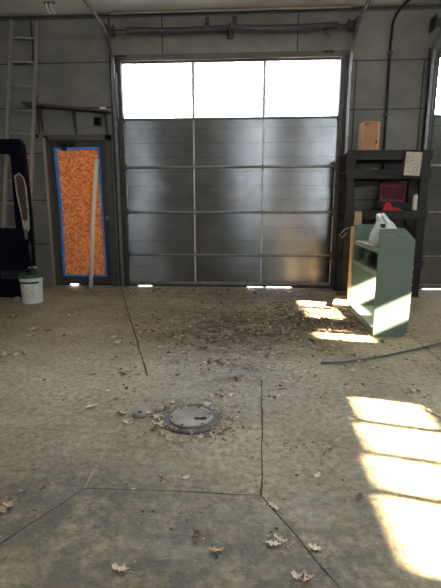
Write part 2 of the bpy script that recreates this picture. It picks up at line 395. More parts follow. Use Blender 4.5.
# man door
b = MB()
b.box(MD[0]-.05, MD[0]+.03, D-.03, D+.12, 0, MD[2]+.05); b.box(MD[1]-.03, MD[1]+.06, D-.03, D+.12, 0, MD[2]+.05); b.box(MD[0]-.05, MD[1]+.06, D-.03, D+.12, MD[2]-.02, MD[2]+.06)
fr = struct(b, 'trim_12', M['frame'])
b = MB(); b.box(MD[0]-.055, MD[0]-.015, D-.045, D-.03, 0, MD[2]+.02); struct(b, 'trim_13', M['frame_edge_lit_flange'])
dx0, dx1, dz0, dz1 = MD[0]+.03, MD[1]-.03, .024, MD[2]-.02
PX0, PX1, PZ0, PZ1 = -2.90, -2.25, .17, 2.08
b = MB()
b.box(dx0, PX0+.02, D+.03, D+.075, dz0, dz1); b.box(PX1-.02, dx1, D+.03, D+.075, dz0, dz1); b.box(PX0+.02, PX1-.02, D+.03, D+.075, dz0, PZ0+.02); b.box(PX0+.02, PX1-.02, D+.03, D+.075, PZ1-.02, dz1)
d1 = struct(b, 'door_1', M['doorpaint'])
b = MB(); b.box(PX0+.02, PX1-.02, D+.055, D+.06, PZ0+.02, PZ1-.02); b.build('glass_pane', M['glass'], d1)
b = MB(); b.box(PX0, PX1, D+.022, D+.03, PZ0, PZ1); b.build('chip_sheet', M['sheet'], d1)['label'] = 'amber chip sheet filling the door glass'
b = MB(); w = .032
def strip(p, q, w):
    p, q = Vector(p), Vector(q); t = (q-p).normalized(); nn = Vector((-t.z, 0, t.x))*w/2
    b.prism([p-nn, q-nn, q+nn, p+nn], (0, .002, 0))
yy = D+.0185
strip((PX0-.012, yy, PZ0-.02), (PX0+.004, yy, PZ0+1.0), .035); strip((PX0+.004, yy, PZ0+1.0), (PX0-.02, yy, PZ1+.02), .045)
strip((PX1+.016, yy, PZ0-.02), (PX1+.0, yy, PZ1+.01), .03); strip((PX0-.03, yy-.002, PZ1+.01), (PX1+.02, yy-.002, PZ1+.015), .03); strip((PX0-.02, yy-.002, PZ0-.008), (PX1+.03, yy-.002, PZ0-.012), .028)
b.build('masking_tape', M['tape'], d1)['label'] = 'blue masking tape round the sheet'
b = MB(); b.box(-2.86, -2.62, D-.05, D+.03, 2.125, 2.185); b.box(-2.66, -2.60, D-.045, D-.03, 2.14, 2.17); b.box(-2.80, -2.74, D-.04, D+.03, 2.06, 2.13); b.build('door_closer', M['rubber'], d1, bevel=.006)
b = MB(); b.lathe([(.028, 0), (.028, .02), (.02, .03)], 20, m=Matrix.Translation((-2.165, D+.03, 1.06)) @ Matrix.Rotation(R(90), 4, 'X')); b.build('deadbolt', M['galv'], d1)
b = MB(); b.box(dx0, -2.84, D+.035, D+.07, .001, .023); b.box(-2.70, dx1, D+.035, D+.07, .001, .023); b.build('door_sweep', M['rubber'], d1)
b = MB()
for z in (.3, 1.15, 1.95): b.box(dx0-.01, dx0+.02, D+.01, D+.03, z-.05, z+.05)
b.build('hinge', M['steel'], d1)

# ================================================================== OVERHEAD DOORS
ROWS = [.05, .50, 1.15, 1.81, 2.49, 3.28]
def overhead_door(x_off, label, name='overhead_door'):
    t = thing(name, label, 'garage door', (x_off, D, 0))
    X0, X1 = -1.58, 1.56; cols = [X0, -.53, .49, X1]
    y0, y1 = .015, .06
    for i, z in enumerate(ROWS):
        th = .018 if 0 < i < 5 else .036
        b = MB(); b.box(X0, X1, y0-.003, y1, z-th, z-.002, mi=1); b.box(X0, X1, y0-.004, y1, z+.002, z+th)
        b.box(X0, X1, y0-.012, y0, z-.006, z+.004)
        b.build('rail', [M['rail'], M['steel']], t, bevel=.002)
    for c in range(4):
        for r in range(5):
            x = cols[c]; w = (.011 if r < 4 else .024) if 0 < c < 3 else .026
            b = MB(); b.box(x-w if c else x, x+w if c < 3 else x, y0-.006, y1, ROWS[r]+.03, ROWS[r+1]-.03)
            b.build('stile', M['alu'], t, bevel=.002)
    for r in range(4):
        for c in range(3):
            x0, x1, z0, z1 = cols[c]+.006, cols[c+1]-.006, ROWS[r]+.012, ROWS[r+1]-.012
            b = MB(); n = 12; g = []
            amp = random.uniform(-.006, .008); tx = random.uniform(-.004, .004)
            for i in range(n+1):
                g.append([b.bm.verts.new((x0+(x1-x0)*i/n, .017 - amp*.5*math.sin(PI*i/n)*math.sin(PI*j/n) - tx*(i/n-.5), z0+(z1-z0)*j/n)) for j in range(n+1)])
            for i in range(n):
                for j in range(n):
                    f = b.bm.faces.new([g[i][j], g[i+1][j], g[i+1][j+1], g[i][j+1]])
            o = b.build('foil_panel', M['foil'], t, fix=False)
            s = o.modifiers.new('solid', 'SOLIDIFY'); s.thickness = .02; s.offset = -1
    for c in range(3):
        b = MB(); b.box(cols[c]+.01, cols[c+1]-.01, .035, .04, ROWS[4]+.02, ROWS[5]-.02); b.build('window_pane', M['glass'], t)
    for r in range(1, 5):
        for x in (X0-.01, X1+.01):
            b = MB(); z = ROWS[r]; s = 1 if x < 0 else -1
            b.prism([(x-.03, y0-.012, z-.07), (x+.03, y0-.012, z-.07), (x+.045, y0-.012, z), (x+.03, y0-.012, z+.07), (x-.03, y0-.012, z+.07), (x-.045, y0-.012, z)], (0, .01, 0))
            b.tube([(x-.045, y0-.022, z), (x+.045, y0-.022, z)], .012, 8)
            b.tube([(x-s*.02, y0-.03, z), (x-s*.115, y0-.03, z)], .007, 6)
            b.build('hinge', M['steel'], t)
    for x in (-.53, .49):
        for r in range(1, 5):
            b = MB(); z = ROWS[r]; b.box(x-.018, x+.018, y0-.016, y0-.004, z-.035, z+.035); b.build('hinge', M['rail'], t)
    # weather strip along the foot, worn away in places
    gaps = [(-1.45, -1.22), (.28, .52), (.58, .97)] if x_off < 1 else [(-1.5, -.9)]
    cur = X0
    b = MB()
    for g0, g1 in gaps: b.box(cur, g0, y0, y1+.02, 0.001, .02); cur = g1
    b.box(cur, X1, y0, y1+.02, .001, .02); b.build('bottom_seal', M['rubber'], t)
    return t
overhead_door(-.28, 'wide overhead door of foil panels under three white windows')
overhead_door(4.16, 'second overhead door cut off at the right edge, beyond the dark rack')

# vertical tracks bending back under the ceiling
def track(x, label, side, top=3.66):
    t = thing('door_track', label, 'door track', (x, 0, 0), group='steel tracks of the overhead doors')
    path = [(0, D-.11, .002), (0, D-.11, 2.0), (0, D-.11, 3.02), (0, D-.12, 3.16), (0, D-.15, 3.28), (0, D-.21, 3.38), (0, D-.30, 3.46), (0, D-.42, 3.52), (0, D-.60, 3.56), (0, D-.9, 3.58), (0, D-1.3, 3.59), (0, 3.2, 3.62), (0, 2.6, 3.63)]
    b = MB(); a = .019; q = .014; th = .005*side
    prof = [(-a*side, -q), (a*side, -q), (a*side, -q+.005), (-(a-.005)*side, -q+.005), (-(a-.005)*side, q-.005), (a*side, q-.005), (a*side, q), (-a*side, q)]
    b.sweep(path, prof); b.build('rail', M['galv'], t)
    b = MB(); xx = -side*.03
    b.box(xx-.004, xx+.004, D-.11, D-.03, .002, 3.1); b.box(min(xx, xx-side*.035), max(xx, xx-side*.035), D-.036, D-.03, .002, 3.1); b.build('angle_bracket', M['steel'], t)
    b = MB(); b.box(-.012, .012, 2.75, 2.79, 3.63, H); b.build('hanger_strap', M['galv'], t)
    return t
track(-1.93, 'bowed steel track up the left side of the wide overhead door', -1)
track(1.375, 'bowed steel track up the right side of the wide overhead door', 1)
track(2.47, 'steel track at the left side of the second overhead door', -1)

# torsion spring shaft
def torsion(xc, label, z=3.63):
    t = thing('torsion_spring_shaft', label, 'spring shaft', (xc, D-.13, z))
    b = MB(); b.tube([(-1.72, 0, 0), (1.66, 0, .0)], .013, 12); b.build('shaft', M['steel_blue'], t)
    for x0, x1 in ((-1.38, -.03), (.05, 1.40)):
        b = MB(); pts = []; rr = []
        n = 150
        for i in range(n+1):
            pts.append((x0+(x1-x0)*i/n, 0, -.02*math.sin(PI*i/n))); rr.append(.036 if i % 2 else .043)
        b.tube(pts, rr, 12); sp = b.build('spring', M['steel_blue'], t)
        for xe in ((x0-.03) if x0 < 0 else (x1+.03),):
            b = MB(); b.lathe([(.03, -.03), (.045, -.03), (.045, .0), (.038, .03), (.03, .03)], 16, m=Matrix.Translation((xe, 0, 0)) @ Matrix.Rotation(R(90), 4, 'Y')); b.build('winding_cone', M['steel_blue'], t)
    b = MB(); b.box(-.012, .012, -.03, .13, -.10, .05); b.box(-.05, .05, .118, .13, -.10, .06); b.tube([(0, -.05, -.07), (0, -.05, .03)], .02, 8); b.build('centre_bracket', M['steel'], t)
    for x in (-1.66, 1.64):
        b = MB(); s = -1 if x < 0 else 1
        b.lathe([(.02, -.05), (.075, -.05), (.075, -.04), (.05, -.035), (.05, .035), (.075, .04), (.075, .05), (.02, .05)], 20, m=Matrix.Translation((x, 0, 0)) @ Matrix.Rotation(R(90), 4, 'Y')); b.build('cable_drum', M['steel'], t)
        b = MB(); b.box(x+s*.06, x+s*.068, -.08, .13, -.09, .08); b.build('end_plate', M['steel'], t)
        b = MB(); b.tube([(x, -.05, 0), (x, -.05, -.5), (x, .03, -3.55)], .003, 5); b.build('lift_cable', M['galv'], t)
    return t
torsion(-.28, 'long torsion spring shaft above the wide overhead door')
torsion(4.16, 'torsion spring shaft end above the second overhead door at the right edge')
b = MB(); b.tube([(.98, D-.14, 3.60), (1.02, D-.12, 3.54), (1.08, D-.10, 3.50)], .012, 8); tag(b.build('winding_stub', M['steel_blue'], None), 'short bent rod hanging under the right end of the torsion spring', 'rod')
for x, lab in ((-.60, 'left one of two small dark mounting plates above the spring shaft'), (-.22, 'right one of two small dark mounting plates above the spring shaft')):
    b = MB(); b.box(x-.03, x+.03, D-.04, D, 3.72, 3.81); tag(b.build('mounting_plate', M['steel'], bevel=.004), lab, 'mounting plate', 'mounting plates above the spring shaft')
for x0, x1, lab in ((-1.93, -1.76, 'small dark bar on the header at the top left of the wide door'), (1.02, 1.16, 'small dark bar on the header at the top right of the wide door')):
    b = MB(); b.box(x0, x1, D-.05, D-.03, 3.32, 3.345); tag(b.build('header_bar', M['rubber']), lab, 'bar')

# ================================================================== LEFT SIDE
# extension ladder leaning on the back wall
t = thing('ladder', 'tall aluminium ladder leaning against the back wall behind the black vehicle door', 'ladder')
top, bot = Vector((-3.20, D-.04, 3.82)), Vector((-3.42, 6.0, 0.0))
ax = (top-bot).normalized(); L = (top-bot).length; side = Vector((1, 0, 0)); side = (side - ax*side.dot(ax)).normalized(); nr = side.cross(ax)
mt = Matrix(((side.x, nr.x, ax.x, bot.x), (side.y, nr.y, ax.y, bot.y), (side.z, nr.z, ax.z, bot.z), (0, 0, 0, 1)))
for s in (-1, 1):
    b = MB(); w0 = .19; xs = s*w0
    b.box(xs-.014, xs+.014, -.033, .033, 0, L, m=mt); b.build('side_rail', M['ladder'], t, bevel=.004)
    b = MB(); b.box(xs-.02, xs+.02, -.04, .04, -.005, .06, m=mt); b.build('foot', M['rubber'], t)
k = 0; z = .28
while z < L-.1:
    b = MB(); b.tube([mt @ Vector((-.19, 0, z)), mt @ Vector((.19, 0, z))], .014, 10); b.build('rung', M['ladder'], t); z += .335

# thin hanging cord near the ladder
b = MB(); b.tube([(-3.13, D-.02, H-.1), (-3.12, D-.02, 3.5), (-3.14, D-.02, 3.28)], .006, 6); tag(b.build('hanging_cord', M['rubber']), 'thin dark cord hanging down the wall above the ladder', 'cord')

# big black vehicle door standing in front of the ladder
def vehicle_door():
    t = thing('vehicle_door', 'black vehicle door standing upright with an empty window hole, beside the bucket', 'vehicle door', (0, 0, 0))
    y = 5.62; th = .09
    b = MB()
    outer = [(-3.9, 0.02), (-2.88, .02), (-2.84, .5), (-2.83, 1.1), (-2.84, 1.55), (-2.86, 2.0), (-2.93, 2.08), (-3.9, 2.10)]
    # body below the sill, and the frame round the window hole
    b.prism([(-3.9, y, .02), (-2.88, y, .02), (-2.845, y, .5), (-2.835, y, .95), (-3.9, y, .95)], (0, th, 0))
    o1 = b.build('door_skin', M['navy'], t, bevel=.015)
    b = MB()
    b.prism([(-3.05, y, .95), (-2.835, y, .95), (-2.835, y, 1.2), (-2.84, y, 1.6), (-2.855, y, 2.0), (-2.89, y, 2.08), (-3.9, y, 2.10), (-3.9, y, 1.92), (-3.06, y, 1.90), (-3.03, y, 1.86), (-3.04, y, 1.4)], (0, th, 0))
    b.build('window_frame', M['navy'], t, bevel=.01)
    ol = [(-2.995, 1.62), (-2.93, 1.66), (-2.87, 1.60), (-2.845, 1.47), (-2.84, 1.15), (-2.85, .95), (-2.87, .90), (-2.93, .93), (-2.95, 1.10), (-2.985, 1.38)]
    b = MB(); b.prism([(x, y-.012, z) for x, z in ol], (0, .012, 0)); o = b.build('torn_backing', M['cream'], t); o['label'] = 'pale torn edge round the brown trim'
    cx = sum(p[0] for p in ol)/len(ol); cz = sum(p[1] for p in ol)/len(ol)
    b = MB(); b.prism([(cx+(x-cx)*.74, y-.02, cz+.06+(z-cz)*.80) for x, z in ol], (0, .01, 0)); o = b.build('trim_pad', M['brown_trim'], t, bevel=.003); o['label'] = 'brown trim pad'
    b = MB(); b.lathe([(.0, .0), (.022, .0), (.026, .012), (.012, .02), (0.0, .02)], 14, cap=False, m=Matrix.Translation((-2.905, y, .86)) @ Matrix.Rotation(R(90), 4, 'X')); b.box(-2.925, -2.885, y-.012, y, .80, .93); b.build('latch', M['galv'], t, bevel=.003)
    b = MB(); b.prism([(-2.87, y-.012, .50), (-2.85, y-.012, .68), (-2.875, y-.012, .80), (-2.885, y-.012, .64)], (0, .012, 0)); b.build('lower_trim', M['brown_trim'], t)
    b = MB(); b.box(-3.3, -2.95, y-.03, y, .26, .38); b.build('armrest', M['black_pl'], t, bevel=.012)
    b = MB(); b.prism([(-3.9, y-.01, 0), (-2.9, y-.01, 0), (-2.9, y-.01, .06), (-3.9, y-.01, .08)], (0, th+.05, 0)); b.build('bottom_flange', M['navy'], t)
    return t
vehicle_door().location.x = -.05
for x, y, r in ((-2.93, 5.5, .3), (-3.06, 5.44, 1.1)):
    b = MB()
    b.box(-.05, .05, -.03, .03, 0, .025); b.box(-.02, .04, -.02, .05, .025, .04)
    tag(b.build('rubble_chunk', M['cream'], bevel=.006, loc=(x, y, 0), rot=(0, 0, r)), ('chunk of pale rubble on the floor just left of the bucket' if x > -3 else 'chunk of pale rubble under the vehicle door at the left edge'), 'rubble')

# bucket
t = thing('bucket', 'white plastic bucket with a green rim standing by the black vehicle door', 'bucket', (-2.80, 5.35, 0))
b = MB(); b.lathe([(.122, 0), (.126, .005), (.133, .24), (.139, .29), (.139, .296), (.146, .298), (.146, .306), (.140, .31), (.142, .345)], 40); b.build('body', M['white_pl'], t)
b = MB(); b.lathe([(.143, .333), (.152, .333), (.154, .363), (.148, .373), (.133, .369), (.02, .363)], 40); o = b.build('lid', M['green_pl'], t); o['label'] = 'green lid'
def arc_patch(r0, r1, z0, z1, a0, a1, m, nm):
    b = MB(); n = 16
    for i in range(n):
        A0 = a0+(a1-a0)*i/n; A1 = a0+(a1-a0)*(i+1)/n
        b.quad([(r0*math.cos(A0), r0*math.sin(A0), z0), (r0*math.cos(A1), r0*math.sin(A1), z0), (r1*math.cos(A1), r1*math.sin(A1), z1), (r1*math.cos(A0), r1*math.sin(A0), z1)])
    return b.build(nm, m, t, fix=False)
arc_patch(.1395, .1410, .262, .286, R(-140), R(-25), M['label'], 'label_band')
arc_patch(.1345, .1385, .09, .245, R(-120), R(-50), M['label_grey'], 'printed_label')
b = MB(); b.tube([(.148*math.cos(a), .148*math.sin(a)*.55, .31 + .14*math.sin(a if a > 0 else 0)) for a in [PI*k/14 for k in range(15)]], .003, 6); b.build('wire_handle', M['galv'], t)
b = MB(); b.tube([(-.06, .078, .445), (.045, .082, .45)], .010, 10); b.build('grip', M['white_pl'], t)
b = MB(); b.lathe([(.075, .0), (.073, .006), (.03, .075), (.012, .09), (.010, .115)], 24); tag(b.build('funnel', M['black_pl'], loc=(-2.765, 5.33, .37)), 'black cone-shaped funnel upturned on the bucket lid', 'funnel')
# leaning white pole
t = thing('white_pole', 'round off-white pole leaning across the right edge of the taped door', 'pole')
b = MB(); b.tube([(-2.385, 6.33, .015), (-2.335, 6.44, 1.0), (-2.275, 6.585, 1.90)], .031, 18); b.build('shaft', M['pole'], t)
b = MB(); b.tube([(-2.275, 6.583, 1.885), (-2.2745, 6.588, 1.93)], .033, 18); b.build('end_cap', M['pole'], t)

# sagging shelf above the man door
t = thing('wall_shelf', 'narrow sagging dark shelf board on the wall above the taped door', 'shelf')
b = MB(); b.prism([(-3.28, D-.16, 2.685), (-2.03, D-.16, 2.565), (-2.03, D-.16, 2.592), (-3.28, D-.16, 2.725)], (0, .16, 0)); b.build('board', M['dark_wood'], t, bevel=.003)
for x in (-3.08, -2.57, -2.10):
    zz = 2.684 - (x+3.28)*.096
    b = MB(); b.prism([(x, D-.13, zz), (x, D, zz), (x, D, zz-.33), (x, D-.02, zz-.33)], (.012, 0, 0)); b.build('bracket', M['steel'], t)
b = MB(); b.box(-2.155, -2.075, D-.12, D-.04, 2.60, 2.645); b.box(-2.10, -1.99, D-.15, D-.06, 2.592, 2.602); tag(b.build('fitting', M['white_pl'], bevel=.004), 'small white plastic fitting on the right end of the shelf board', 'fitting')
t = thing('junction_box', 'small square black box on the wall under the shelf board', 'junction box', (-2.225, D, 2.46))
b = MB(); b.box(-.055, .055, -.05, 0, -.065, .065); b.build('housing', M['black_pl'], t, bevel=.006)
b = MB(); b.box(-.038, .038, -.055, -.05, -.045, .045); b.build('cover', M['navy'], t, bevel=.003)
b = MB(); b.lathe([(.0, 0), (.028, 0), (.026, .012), (.0, .014)], 18, cap=False, m=Matrix.Translation((-3.17, D, 2.27)) @ Matrix.Rotation(R(90), 4, 'X')); tag(b.build('knob', M['black_pl']), 'small round black knob on the wall left of the door frame', 'knob')
# hook on the ceiling
t = thing('ceiling_hook', 'small pale metal bracket hanging from the ceiling at upper left', 'bracket', (-2.66, 6.22, 3.9))
for s in (-1, 1):
    b = MB(); b.tube([(s*.03-.03, 0, 0), (s*.03-.03, 0, -.05), (s*.03, -.01, -.13), (s*.03+.04, -.01, -.14)], .011, 8); b.build('prong', M['white_pl'], t)
b = MB(); b.box(-.10, .06, -.03, .03, -.008, 0); b.build('plate', M['galv'], t)

# conduit on the wall right of the door
t = thing('conduit', 'black conduit running down the wall and bending onto the ceiling, above the rack', 'conduit')
b = MB(); b.tube([(1.93, D-.03, 1.2), (1.93, D-.03, 2.03), (1.92, D-.03, 3.4), (1.93, D-.035, 3.68), (1.96, D-.06, 3.77), (2.01, D-.12, 3.84), (2.07, D-.25, 3.875), (2.3, D-.9, 3.88)], .018, 12); b.build('pipe', M['rubber'], t)
for z in (2.5, 3.3):
    b = MB(); b.box(1.89, 1.96, D-.05, D, z-.015, z+.015); b.build('clip', M['steel'], t)
b = MB(); b.box(2.09, 2.14, 6.15, 6.2, 3.84, H); b.box(2.04, 2.14, 6.13, 6.16, 3.83, 3.86); b.build('junction', M['galv'], t)

# ================================================================== RACK between the doors
t = thing('storage_rack', 'tall dark steel rack against the wall between the two overhead doors', 'rack', (0, 0, 0))
RX0, RX1, RY0, RY1 = 1.30, 2.36, 5.98, 6.46
for x in (RX0, RX1-.11):
    for y in (RY0, RY1-.07):
        b = MB(); b.box(x, x+.11, y, y+.012, 0, 1.90); b.box(x, x+.012, y, y+.07, 0, 1.90); b.box(x+.098, x+.11, y, y+.07, 0, 1.90)
        b.box(x-.01, x+.12, y-.01, y+.08, 0, .012)
        b.build('post', M['rack'], t, bevel=.003)
for z0, z1 in ((1.83, 1.95), (1.59, 1.71), (1.07, 1.18), (.42, .52)):
    for y in (RY0-.012, RY1):
        b = MB(); b.box(RX0-.01, RX1+.02, y, y+.014, z0, z1); b.box(RX0-.01, RX1+.02, y-.01 if y < 6.2 else y, y+.03, z1-.01, z1); b.build('beam', M['rack'], t, bevel=.002)
    b = MB(); b.box(RX0+.01, RX1-.01, RY0+.014, RY1, z1-.03, z1-.012); b.build('shelf', M['rack'], t)
for y in (RY0, RY1):
    pass
for x in (RX0+.03, RX1-.04):
    for z in (.6, 1.3): b = MB(); b.tube([(x, RY0+.03, z), (x, RY1-.03, z+.4)], .01, 6); b.build('cross_brace', M['rack'], t)
for x in (1.55, 2.0): b = MB(); b.lathe([(0, 0), (.012, 0), (.01, .008), (0, .008)], 10, cap=False, m=Matrix.Translation((x, RY0-.022, 1.69)) @ Matrix.Rotation(R(90), 4, 'X')); b.build('bolt', M['galv'], t)
# cardboard box on top
t = thing('cardboard_box', 'upright brown cardboard box on top of the dark rack', 'box', (1.585, 6.05, 1.951), (0, 0, R(0)))
b = MB(); b.box(-.11, .075, -.06, .17, 0, .36); b.build('carton', M['card'], t, bevel=.003)
b = MB(); b.prism([(.075, -.06, 0.003), (.076, -.06, .36), (.125, .0, .365), (.125, .0, .003)], (0, .16, 0)); o = b.build('side_flap', M['card_pale'], t); o['label'] = 'paler open side flap'
b = MB(); b.box(.06, .078, -.064, -.058, .085, .125); b.build('hand_hole', M['hole'], t)
b = MB(); b.box(-.095, -.01, -.0615, -.06, .325, .333); b.box(-.095, -.03, -.0615, -.06, .308, .316); b.build('printed_mark', M['label'], t)
# framed chart on the rack
t = thing('framed_chart', 'paper chart in a dark red frame hanging on the right side of the rack', 'chart', (2.125, RY0-.04, 1.775), (0, R(3), 0))
b = MB(); b.box(-.125, .125, 0, .018, -.165, -.148); b.box(-.125, .125, 0, .018, .145, .165); b.box(-.125, -.098, 0, .018, -.165, .165); b.box(.105, .125, 0, .018, -.165, .165); b.build('frame', M['redframe'], t, bevel=.003)
b = MB(); b.box(-.1, .107, .006, .014, -.15, .147)
for i in range(9):
    z = .12-i*.028
    for j in range(6):
        if random.random() < .75: x = -.08+j*.028; b.box(x, x+random.uniform(.01, .024), .0045, .006, z, z+.006, mi=1)
b.tube([(-.06+.05*math.cos(a), .005, .02+.07*math.sin(a)) for a in [2*PI*k/20 for k in range(20)]], .002, 4, mi=1)
b.build('paper', [M['paper'], M['steel']], t)
# red louvred crate standing on the shelf under the 2nd beam
t = thing('red_crate', 'red slatted plastic tray standing on edge on the rack, under the chart', 'crate', (1.95, 6.10, 1.29), (R(-8), R(2), 0))
b = MB(); b.box(-.165, .165, .02, .03, 0, .25); b.box(-.17, .17, 0, .03, 0, .022); b.box(-.17, .17, 0, .03, .228, .25); b.box(-.17, -.15, 0, .03, 0, .25); b.box(.15, .17, 0, .03, 0, .25); b.build('tray', M['red'], t, bevel=.004)
b = MB()
for i in range(9): b.box(-.135+i*.032, -.122+i*.032, .002, .022, .05, .20)
b.build('slats', M['redframe'], t, bevel=.002)
b = MB(); b.box(-.2, .22, -.03, .16, -.1, -.085); b.box(-.2, .22, -.03, -.018, -.1, -.0); b.build('stand', M['rack'], t)
# bright red tool
t = thing('red_tool', 'bright red plastic tool with a dark handle lying below the red tray', 'tool', (1.90, 6.01, 1.170), (0, 0, R(8)))
b = MB(); b.prism([(-.10, 0, .0), (.18, 0, 0), (.13, 0, .035), (.04, 0, .05), (.0, 0, .11), (-.06, 0, .12), (-.09, 0, .06)], (0, .06, 0)); b.build('housing', M['red_bright'], t, bevel=.01)
b = MB(); b.tube([(-.07, .03, .07), (-.14, .02, .06), (-.26, .02, .02)], [.022, .018, .015], 10); b.build('handle', M['black_pl'], t)
# white bottle-like thing at right
t = thing('white_jug', 'tall narrow white container at the right end of the rack shelf', 'container', (2.235, 6.035, 1.181))
b = MB(); b.box(-.035, .035, -.03, .03, 0, .2); b.build('body', M['white_pl'], t, bevel=.01)
b = MB(); b.lathe([(.016, .2), (.016, .222)], 12); b.build('cap', M['label_grey'], t)
b = MB(); b.lathe([(0, 0), (.035, 0), (.045, .012), (.045, .02), (0, .024)], 16, cap=False); tag(b.build('small_dish', M['label_grey'], loc=(1.66, 6.02, 1.699)), 'small pale dish lying on the upper rack shelf', 'dish')
# clutter low on the rack
t = thing('paint_can', 'small dull grey can on the lower shelf of the rack', 'can', (1.475, 6.03, .521))
b = MB(); b.lathe([(.055, 0), (.055, .13), (.052, .135)], 20); b.build('body', M['label_grey'], t)
b = MB(); b.lathe([(.056, .128), (.056, .14), (.045, .14)], 20); b.build('lid', M['galv'], t)
t = thing('tool_case', 'black tool case on the rack shelf behind the green cabinet', 'case', (1.80, 6.16, .521))
b = MB(); b.box(-.2, .2, -.1, .1, 0, .24); b.build('shell', M['black_pl'], t, bevel=.02)
b = MB(); b.tube([(-.06, -.0, .24), (-.05, -.0, .27), (.05, 0, .27), (.06, 0, .24)], .01, 8); b.build('handle', M['black_pl'], t)
b = MB(); b.tube([(1.33, 5.95, .88), (1.27, 5.92, .82), (1.22, 5.9, .85), (1.30, 5.93, .93), (1.36, 5.955, .95)], .007, 8); tag(b.build('wire_loop', M['ladder']), 'loop of pale wire hooked on the left post of the rack', 'wire')

# ================================================================== GREY-GREEN CABINET
CX0, CX1, CY0, CY1, CZ = 1.205, 1.515, 4.05, 5.13, 1.02
CAB = R(-1.6)
t = thing('metal_cabinet', 'grey-green open metal shelving cabinet standing out on the floor before the rack', 'cabinet', (0, 0, 0))
t.rotation_euler.z = CAB; t.location = Vector((CX0, CY0, 0)) - Matrix.Rotation(CAB, 3, 'Z') @ Vector((CX0, CY0, 0))
def side(y, name):
    b = MB(); b.prism([(CX0, y, 0), (CX1-.05, y, 0), (CX1-.02, y, .02), (CX1+.0, y, .07), (CX1+.012, y, .15), (CX1+.012, y, CZ-.10), (CX1-.09, y, CZ+.005), (CX0, y, CZ)], (0, .02, 0)); return b.build(name, M['cab'], t, bevel=.003)
side(CY0, 'side_panel'); side(CY1-.02, 'side_panel')
for z, tk in ((.045, .03), (.40, .02), (.60, .02), (.82, .022)):
    if z == .40: continue
    b = MB(); b.box(CX0+.005, CX1-.01, CY0+.02, CY1-.02, z, z+tk); b.box(CX0, CX0+.012, CY0+.02, CY1-.02, z-.025 if z > .1 else 0, z+tk+.003); b.build('shelf', M['cab_in'], t, bevel=.002)
b = MB(); b.box(CX1-.02, CX1-.008, CY0+.02, CY1-.02, .62, CZ-.08); b.build('back_panel', M['cab_in'], t)
b = MB(); b.tube([(CX1-.015, CY0+.02, .09), (CX1-.015, CY1-.02, .55)], .008, 6); b.build('brace', M['cab_in'], t)
for x in (CX0+.06, CX0+.125, CX0+.20):
    b = MB(); b.lathe([(0, 0), (.006, 0), (.006, .0015), (0, .0015)], 8, cap=False, m=Matrix.Translation((x, CY0, .965)) @ Matrix.Rotation(R(90), 4, 'X')); b.build('rivet', M['cab_edge'], t)
for x in range(9):
    b = MB(); b.box(CX0+.03+x*.032, CX0+.036+x*.032, CY0-.0012, CY0, .745, .751); b.build('rivet', M['cab_in'], t)
for z in (.25, .33, .42, .5, .58, .66):
    b = MB(); b.box(CX1+.009, CX1+.0145, CY0-.001, CY0+.02, z, z+random.uniform(.01, .035)); b.build('paint_chip', M['cab_edge'], t)
# raw pine upright at the far left edge
b = MB(); b.box(CX0-.035, CX0-.005, CY1-.02, CY1+.0, 0, 1.0); b.box(CX0-.005, CX0+.075, CY1+.0, CY1+.03, 0, 1.17); b.box(CX0-.035, CX0+.0, CY1+.0, CY1+.03, 0, 1.0); o = b.build('pine_upright', M['tan_wood'], t, bevel=.002); o['label'] = 'raw pine upright at the far edge'
# white bag on the cabinet
def blobmesh(name, m, prof, loc, seed, sq=(1, 1), amp=.015, rot=0):
    rnd = random.Random(seed); b = MB(); n = 26; ph = [rnd.uniform(0, 6.3) for _ in range(6)]; rings = []
    for i, (r, z, ox, oy) in enumerate(prof):
        ring = []
        for k in range(n):
            a = 2*PI*k/n; w = r*(1 + .10*math.sin(3*a+ph[0]+i*.5) + .07*math.sin(7*a+ph[1]-i*.7) + .05*math.sin(11*a+ph[2]+i))
            ring.append(b.bm.verts.new((ox+w*math.cos(a)*sq[0], oy+w*math.sin(a)*sq[1], z + amp*math.sin(5*a+ph[3]+i)*min(1, z*20))))
        rings.append(ring)
    for i in range(len(rings)-1):
        for k in range(n):
            f = b.bm.faces.new([rings[i][k], rings[i][(k+1) % n], rings[i+1][(k+1) % n], rings[i+1][k]]); f.smooth = True
    b.bm.faces.new(rings[0][::-1]); b.bm.faces.new(rings[-1])
    return b.build(name, m, loc=loc, rot=(0, 0, rot))
o = blobmesh('plastic_bag', M['bag'], [(.12, 0, 0, 0), (.15, .03, -.01, 0), (.15, .09, 0, 0), (.13, .15, -.0, 0), (.105, .20, -.0, 0), (.065, .25, -.02, 0), (.042, .295, -.045, 0), (.03, .31, -.05, 0)], (1.335, 4.35, .843), 3, (.9, 1.4), .012)
tx = bpy.data.textures.new('crumple', 'CLOUDS'); tx.noise_scale = .06
for o_ in (o,):
    q = o_.modifiers.new('subdivide', 'SUBSURF'); q.levels = q.render_levels = 2
    q = o_.modifiers.new('crumple', 'DISPLACE'); q.texture = tx; q.strength = .035; q.mid_level = .6
tag(o, 'crumpled translucent white plastic bag on the top shelf of the green cabinet', 'bag')
b = MB(); b.box(-.018, .018, -.003, .0, -.02, .02); b.box(-.03, -.02, -.003, 0, .0, .02)
bb = b.build('printed_mark', M['label'], o); bb.location = (-.07, -.19, .20); bb.rotation_euler = (R(-25), 0, R(-25))
o = blobmesh('black_bag', M['darkbag'], [(.11, 0, 0, 0), (.14, .03, 0, 0), (.14, .10, 0, 0), (.11, .15, 0, 0), (.05, .18, .01, 0)], (1.355, 4.52, .622), 5, (.85, 2.6), .02)
tag(o, 'crumpled shiny black bag on the middle shelf of the green cabinet', 'bag')
